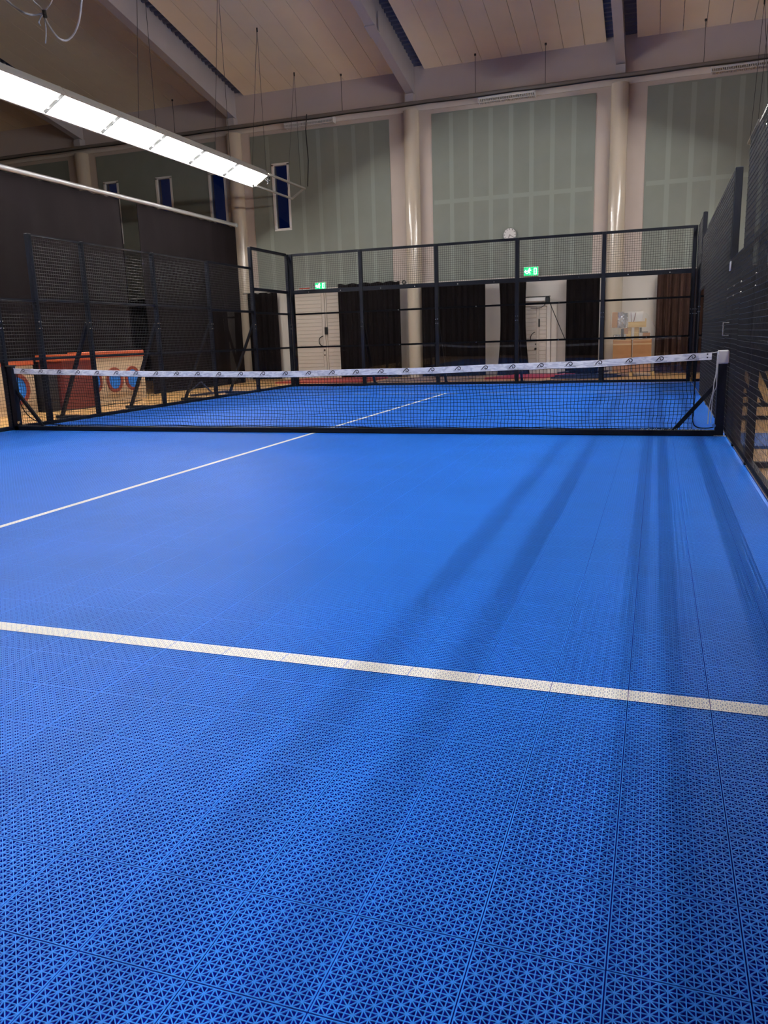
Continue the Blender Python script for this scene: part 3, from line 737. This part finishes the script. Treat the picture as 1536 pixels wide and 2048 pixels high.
MB().tube(sm([(-6.20, yD-.06, 1.34), (-6.29, yD-.13, 1.28), (-6.32, yD-.14, 1.17), (-6.29, yD-.13, 1.06), (-6.20, yD-.06, 1.0)]), .014, 8).build('pull_handle', M_BLACK, d1, True)
MB().rbox((-6.13, yD-.10, 1.38), (-6.02, yD-.05, 1.62), .01).build('lock_box', M_BLACK, d1)
MB().disc((-6.17, yD-.055, .88), .03, 'y', -.02, 12).disc((-6.17, yD-.055, .72), .025, 'y', -.02, 12).build('cylinder_lock', M_BLACK, d1)
d2 = bpy.data.objects.new('door_2', None); COL.objects.link(d2); d2.location = (.7, 14.9, ZF); tag(d2, kind='structure')
slatted(MB(), -.08, .78, ZF+.01, 1.98, yD).build('door_leaf', M_DOOR, d2)
slatted(MB(), .86, 1.08, ZF+.01, 1.98, yD).build('door_leaf', M_DOOR, d2)
MB().box((.785, yD-.05, ZF+.01), (.855, yD, 1.98)).build('meeting_stile', M_DOOR, d2)
MB().box((1.09, yD-.08, ZF+.005), (1.20, yD, 2.09)).box((1.22, yD-.05, ZF+.005), (1.38, yD, 2.09)).box((-.20, yD-.08, 1.99), (1.09, yD, 2.09)).box((-.20, yD-.08, ZF+.005), (-.09, yD, 1.99)).build('door_frame', M_WALLW, d2)
MB().rbox((.84, yD-.075, 1.38), (.88, yD-.045, 1.62), .008).build('lock_box', M_BLACK, d2)
MB().tube(sm([(.74, yD-.06, 1.24), (.66, yD-.12, 1.18), (.62, yD-.13, 1.08), (.63, yD-.12, .98)]), .012, 8).build('pull_handle', M_BLACK, d2, True)
MB().disc((.76, yD-.055, .88), .02, 'y', -.02, 12).disc((.76, yD-.055, .74), .035, 'y', -.02, 12).build('cylinder_lock', M_BLACK, d2)
dc = thing('door_closer', (.7, 14.8, 2.13), 'white overhead bar with black ends and slanted black rod above the second door', 'door closer')
MB().rbox((.1, 14.72, 2.13), (1.06, 14.80, 2.24), .01).build('cover', M_WHITE, dc)
MB().box((.1, 14.71, 2.245), (1.20, 14.81, 2.27)).rbox((1.06, 14.70, 2.06), (1.19, 14.82, 2.245), .02).build('end_box', M_BLACK, dc)
MB().bar((1.17, 14.72, 2.12), (1.66, 14.72, .98), .022, .022).build('rod', M_BLACK, dc)
MB().tube(sm([(1.08, 14.74, 2.08), (1.0, 14.74, 1.98), (.86, 14.76, 1.93), (.62, 14.80, 1.94)]), .01, 6).build('cable', M_BLACK, dc)

def exit_sign(x, z, w, h, label):
    t = thing('exit_sign', (x, 14.9, z-h/2), label, 'exit sign', 'green exit signs on the far wall')
    MB().rbox((x-w/2-.015, 14.86, z-h/2-.015), (x+w/2+.015, 14.975, z+h/2+.015), .01).build('housing', M_WHITE, t)
    MB().box((x-w/2, 14.852, z-h/2), (x+w/2, 14.859, z+h/2)).build('green_face', M_EXITG, t)
    y0, y1 = 14.846, 14.8515; u = h/10; cx = x-w*.12
    mb = MB(); mb.disc((cx+.5*u, y0, z+3.1*u), .95*u, 'y', y1-y0, 14)
    def seg(a, b, ww): mb.bar((cx+a[0]*u, (y0+y1)/2, z+a[1]*u), (cx+b[0]*u, (y0+y1)/2, z+b[1]*u), y1-y0, ww*u, (0, 0, 1)) if abs(a[0]-b[0]) > .1 else mb.box((cx+a[0]*u-ww*u/2, y0, z+min(a[1], b[1])*u), (cx+a[0]*u+ww*u/2, y1, z+max(a[1], b[1])*u))
    seg((.2, 2.0), (-.8, -.6), 1.7); seg((.1, 1.7), (2.4, 1.0), .8); seg((-.1, 1.6), (-2.2, .6), .8); seg((-.7, -.5), (1.1, -1.4), 1.0); seg((1.1, -1.2), (.9, -3.4), .9); seg((-.8, -.6), (-1.6, -2.2), 1.0); seg((-1.5, -2.1), (-3.4, -2.3), .9)
    mb.build('running_figure', M_EXITW, t)
    m2 = MB(); dx = x+w*.30
    m2.box((dx-1.5*u, y0, z-3.8*u), (dx+1.7*u, y1, z-3.2*u)).box((dx+1.1*u, y0, z-3.2*u), (dx+1.7*u, y1, z+3.8*u)).box((dx-1.5*u, y0, z+3.2*u), (dx+1.1*u, y1, z+3.8*u)).box((dx-1.5*u, y0, z-3.2*u), (dx-.9*u, y1, z+3.2*u))
    m2.prism([(x-w*.46, z), (x-w*.36, z+2*u), (x-w*.36, z-2*u)], 'y', y0, y1).box((x-w*.36, y0, z-.6*u), (x-w*.28, y1, z+.6*u))
    m2.build('doorway_and_arrow', M_EXITW, t)
exit_sign(-6.20, 2.93, .36, .20, 'lit green exit sign above the pale double door at left')
exit_sign(.61, 3.00, .42, .24, 'lit green exit sign above the second door, below the clock')
ck = thing('wall_clock', (-.04, 14.95, 3.90), 'round white wall clock with black hour marks on the middle green board', 'clock')
cx, cz, cr = -.04, 4.09, .205
MB().disc((cx, 14.925, cz), cr, 'y', .05, 40, cr-.018).build('rim', mat('clock_rim', srgb(120, 124, 116), .4), ck, True)
MB().disc((cx, 14.94, cz), cr-.017, 'y', .035, 40).build('dial', M_WHITE, ck)
hm = MB()
for k in range(12):
    a = k*PI/6; r0, r1 = cr-.065, cr-.025; hm.bar((cx+r0*math.sin(a), 14.937, cz+r0*math.cos(a)), (cx+r1*math.sin(a), 14.937, cz+r1*math.cos(a)), .014, .003, (0, 1, 0))
hm.build('hour_marks', M_BLACK, ck)
hd = MB()
for a, l, w in ((3.5, .10, .014), (2.2, .15, .010)): hd.bar((cx, 14.932, cz), (cx+l*math.sin(a), 14.932, cz+l*math.cos(a)), w, .003, (0, 1, 0))
hd.build('hands', M_BLACK, ck)
sgn = MB().box((-6.99, 14.955, 2.872), (-6.63, 14.975, 2.905)).build('red_strip', M_RED); tag(sgn, 'small dull red strip on the wall left of the left exit sign', 'strip')

# ------------------------------------------------------------------ things on the timber floor
def crate(x0, y0, z0, x1, y1, z1, label, m=M_CARD, tape=True):
    t = thing('cardboard_box', ((x0+x1)/2, (y0+y1)/2, z0), label, 'cardboard box', 'cartons by the far wall')
    MB().rbox((x0, y0, z0), (x1, y1, z1), .008).build('carton', m, t)
    if tape: MB().box((x0-.002, y0-.003, z1-.14), (x1+.002, y0-.0005, z1-.10)).box((x0+.02, y0-.003, z1-.03), (x1-.02, y0-.0005, z1-.012)).build('packing_tape', M_CARDD, t)
pt = thing('pallet', (3.6, 13.55, ZF), 'low timber pallet under the two large cartons', 'pallet')
pm = MB()
for k in range(5): pm.box((3.02, 13.22+k*.15, .055), (4.2, 13.32+k*.15, .075))
pm.build('deck_boards', M_PINE, pt)
pm = MB()
for x in (3.02, 3.55, 4.1): pm.box((x, 13.2, ZF), (x+.1, 13.95, .055))
pm.build('bearers', M_PINE, pt)
crate(3.10, 13.25, .076, 3.585, 13.85, .95, 'large brown carton on the pallet, left one of the two')
crate(3.615, 13.25, .076, 4.10, 13.85, .95, 'large brown carton on the pallet, right one of the two')
crate(3.05, 13.35, 1.28, 3.19, 13.8, 1.69, 'narrow upright brown carton at the left end of the upper stack', tape=False)
crate(3.34, 13.35, 1.10, 3.48, 13.8, 1.26, 'small brown carton under the foil wrap', tape=False)
crate(3.86, 13.35, .96, 4.05, 13.75, 1.12, 'low brown carton on the right large carton', tape=False)
t = thing('wrapped_bundle', (3.32, 13.55, .951), 'crumpled silver foil bundle between upper cartons', 'bundle')
mb = MB(); n = 10
r = random.Random(4)
for (a, b, c, d, e, f) in ((3.20, 13.38, 1.27, 3.36, 13.75, 1.69), (3.10, 13.36, .952, 3.33, 13.75, 1.09), (3.36, 13.4, 1.27, 3.46, 13.72, 1.66)):
    N_ = 8; vs = []; fs = []
    for i in range(N_+1):
        for j in range(N_+1):
            vs.append((a+(d-a)*i/N_, b+r.uniform(-.03, .03), c+(f-c)*j/N_))
    for i in range(N_):
        for j in range(N_): fs.append((i*(N_+1)+j, (i+1)*(N_+1)+j, (i+1)*(N_+1)+j+1, i*(N_+1)+j+1))
    mb.add(vs, fs); mb.box((a+.01, b+.035, c), (d-.01, e, f-.01))
mb.build('foil', M_FOIL, t)
t = thing('wooden_crate', (3.66, 13.55, 1.27), 'open pine crate holding white sheets on top of the stack', 'crate')
MB().box((3.48, 13.30, 1.27), (3.94, 13.33, 1.42)).box((3.48, 13.77, 1.27), (3.94, 13.80, 1.42)).box((3.48, 13.33, 1.27), (3.51, 13.77, 1.42)).box((3.91, 13.33, 1.27), (3.94, 13.77, 1.5)).box((3.51, 13.33, 1.27), (3.91, 13.77, 1.30)).build('sides', M_PINE, t)
MB().add([(3.50, 13.36, 1.31), (3.80, 13.36, 1.31), (3.86, 13.38, 1.68), (3.50, 13.38, 1.66)], [(0, 1, 2, 3)]).box((3.52, 13.40, 1.31), (3.84, 13.70, 1.66)).build('sheets', M_WHITE, t)
MB().bar((3.56, 13.34, 1.34), (3.54, 13.34, 1.66), .012, .016).bar((3.60, 13.34, 1.34), (3.67, 13.34, 1.66), .012, .016).build('red_straps', mat('dark_red_strap', srgb(110, 40, 48), .6), t)
t = thing('black_parts_case', (3.5, 13.5, .951), 'black slotted case on the left large carton below the crate', 'case')
MB().rbox((3.30, 13.32, .952), (3.37, 13.6, 1.25), .01).box((3.37, 13.33, .952), (3.42, 13.6, 1.02)).build('body', M_BLACK, t)
t = thing('pine_block', (3.6, 13.5, .951), 'upright pine blocks carrying the crate above the cartons', 'wood block')
MB().rbox((3.43, 13.36, .952), (3.56, 13.7, 1.268), .006).build('block', M_PINE, t); MB().rbox((3.64, 13.36, .952), (3.76, 13.7, 1.268), .006).build('block', M_PINE, t)
t = thing('black_angle', (3.85, 13.4, 1.121), 'black angle bracket right of the pine blocks', 'bracket')
MB().rbox((3.78, 13.36, 1.125), (3.83, 13.6, 1.26), .004).rbox((3.83, 13.36, 1.125), (4.0, 13.6, 1.15), .004).build('angle', M_BLACK, t)
# translucent film wrapped round the upper stack
fm = bpy.data.materials.new('stretch_film'); fm.use_nodes = True; nt = fm.node_tree; bs = nt.nodes['Principled BSDF']; bs.inputs['Base Color'].default_value = (.85, .85, .82, 1); bs.inputs['Roughness'].default_value = .15; bs.inputs['Alpha'].default_value = .18
mb = MB()
fp = [(3.03, 1.70), (3.85, 1.69), (3.95, 1.60), (4.13, 1.30), (4.18, 1.10), (4.13, .955), (3.05, .955)]
for y_ in (13.285,):
    vs = [(a, y_+r.uniform(-.008, .008), b) for a, b in fp]; mb.add(vs, [tuple(range(len(fp)))])
for k in range(2): a, b = fp[k+1], fp[k+2]; mb.add([(a[0], 13.285, a[1]), (b[0], 13.285, b[1]), (b[0], 13.82, b[1]), (a[0], 13.82, a[1])], [(0, 1, 2, 3)])
mb.tube([(3.85, 13.28, 1.70), (3.96, 13.28, 1.60), (4.17, 13.28, 1.28)], .006, 5)
f = mb.build('stretch_film', fm); tag(f, 'clear stretch film sloping over the stacked cartons', 'plastic film')

def mat_pad(poly, z1, m, label):
    t = MB().prism(poly, 'z', ZF+.001, z1).build('floor_mat', m); tag(t, label, 'floor mat')
mat_pad([(-6.6, 12.0), (-3.75, 12.0), (-3.75, 14.2), (-6.6, 14.2)], .01, M_RED, 'brick red mat on the floor before the pale double door')
mat_pad([(-.35, 12.7), (1.3, 12.9), (2.0, 14.3), (.35, 14.4)], .02, M_PINK, 'pinkish red mat lying before the second door')
mat_pad([(-3.4, 12.2), (-.8, 12.2), (-.8, 14.0), (-3.4, 14.0)], -.02, mat('dull_brown_mat', srgb(150, 120, 104), .8), 'dull brown mat on the floor between the red and pink mats')
t = thing('frame_stack', (2.3, 12.6, ZF), 'low pile of dark blue steel frames left of the cartons', 'steel frames')
for k in range(5):
    MB().bar((1.55+.1*k, 12.3+.13*k, ZF+.04+.05*(k % 2)), (2.95+.1*k, 12.25+.16*k, ZF+.04+.05*(k % 2)), .05, .045).build('bar', M_NAVY, t)
MB().bar((1.75, 12.25, ZF+.17), (1.95, 12.95, ZF+.17), .05, .04).bar((2.8, 12.25, ZF+.17), (3.0, 12.9, ZF+.17), .05, .04).build('cross_bar', M_NAVY, t)
t = thing('trestle', (-5.95, 7.6, ZF), 'small dark blue steel trestle on the timber left of the court', 'trestle')
MB().bar((-6.35, 7.0, ZF+.03), (-6.15, 8.4, ZF+.03), .05, .05).build('bar', M_NAVY, t)
MB().bar((-6.7, 7.3, ZF+.02), (-6.35, 7.5, .30), .03, .03).bar((-6.06, 7.55, ZF+.02), (-6.35, 7.5, .30), .03, .03).build('leg', M_NAVY, t)

# boards with round blue openings, left
def target_board(x, y0, y1, holes, label, zt=.95):
    t = thing('target_board', (x-.2, (y0+y1)/2, ZF), label, 'play board', 'boards with round blue openings')
    MB().rbox((x-.36, y0, ZF), (x, y1, zt), .01).build('case', M_CREAM, t)
    MB().rbox((x-.38, y0-.01, zt), (x+.02, y1+.01, zt+.14), .01).build('orange_top', M_ORANGE, t)
    for cy, cz, r_ in holes:
        rg = MB().disc((x+.001, cy, cz), r_, 'x', .03, 36, r_*.74).build('ring', M_RING, t, True)
        MB().disc((x+.001, cy, cz), r_*.74, 'x', .012, 36).build('blue_disc', M_DISC, t)
target_board(-7.4, 1.2, 3.12, [(2.64, .46, .30), (1.6, .46, .30)], 'cream board with one large blue round opening, nearest the left picture edge', .90)
target_board(-7.4, 4.58, 6.72, [(4.86, .47, .26), (5.56, .47, .28), (6.22, .47, .28)], 'cream board with three blue round openings and an orange top', .97)
t = thing('maroon_box', (-7.35, 4.2, ZF), 'maroon padded box between the two cream boards', 'padded box')
MB().prism([(3.60, ZF), (4.55, ZF), (4.48, .95), (3.60, .95)], 'x', -7.7, -7.1).build('body', M_MAROON, t)
MB().box((-7.72, 3.56, .95), (-7.08, 4.56, 1.08)).build('orange_top', M_ORANGE, t)
t = MB().rbox((-7.75, 3.20, ZF), (-7.2, 3.54, .80), .02).build('black_box', M_BLACK); tag(t, 'narrow black upright box left of the maroon padded box', 'box')
cb = MB().tube(sm([(-7.0, 3.4, ZF+.012), (-6.9, 4.0, ZF+.012), (-6.95, 4.8, ZF+.012), (-6.85, 5.4, ZF+.012), (-7.1, 6.1, ZF+.012)]), .011, 6).build('floor_cable', M_BLACK); tag(cb, 'black cable lying on the timber floor before the cream boards', 'cable')

# ------------------------------------------------------------------ right of the court : bench, blue tiles and neighbouring fence
t = thing('neighbour_fence', (7.9, 4, ZF), 'black mesh fence of the neighbouring court seen through the right fence', 'fence')
for y in (-2, 0, 2, 4, 6, 8, 10):
    MB().rbox((7.86, y-.04, ZF+.001), (7.94, y+.04, HM), .006).build('post', M_STEEL, t)
for y0 in (-2, 0, 2, 4, 6, 8):
    for z in (.05, 1.05, 1.96, HM-.03): rail(t, (7.9, y0+.04), (7.9, y0+1.96), z)
    mb = MB(); wires(mb, (7.87, y0+.04), (7.87, y0+1.96), .06, HM-.04, (0, 0)); mb.build('wire_mesh', M_WIRE, t)
t = MB().box((8.0, -4, ZF+.001), (18, 10, 0)).build('neighbour_court', mat('blue_court_plain', (.015, .12, .5, 1), .5)); tag(t, 'blue floor of the neighbouring court at the far right', 'sports floor')
t = MB().box((5.12, -.75, ZF+.001), (6.3, .35, -.004)).build('spare_tiles', mat('blue_tile_plain', (.012, .10, .42, 1), .5, bump=.4, bscale=90)); tag(t, 'dark blue tile strip on the timber outside the right gate', 'floor tiles')
t = thing('bench', (6.25, 2.2, ZF), 'dark slatted bench outside the right fence', 'bench')
for z in (.12, .30, .48): MB().box((6.05, 1.2, z), (6.08, 3.4, z+.05)).build('slat', M_BLACK, t)
MB().box((6.05, 1.2, .56), (6.45, 3.4, .60)).build('seat', M_BLACK, t)
for y in (1.2, 3.36):
    MB().box((6.05, y, ZF), (6.09, y+.04, .56)).build('leg', M_BLACK, t); MB().box((6.41, y, ZF), (6.45, y+.04, .56)).build('leg', M_BLACK, t)
t = thing('plywood_offcut', (6.2, 13.02, ZF), 'pine board on a thin black stand in the dark behind the right gate', 'board')
MB().prism([(6.06, 1.14), (6.22, 1.02), (6.30, 1.50), (6.12, 1.52)], 'y', 13.0, 13.03).build('board', M_PINE, t)
MB().rbox((6.17, 13.031, ZF), (6.21, 13.06, 1.4), .004).box((6.05, 12.95, ZF), (6.33, 13.15, ZF+.02)).build('stand', M_BLACK, t)
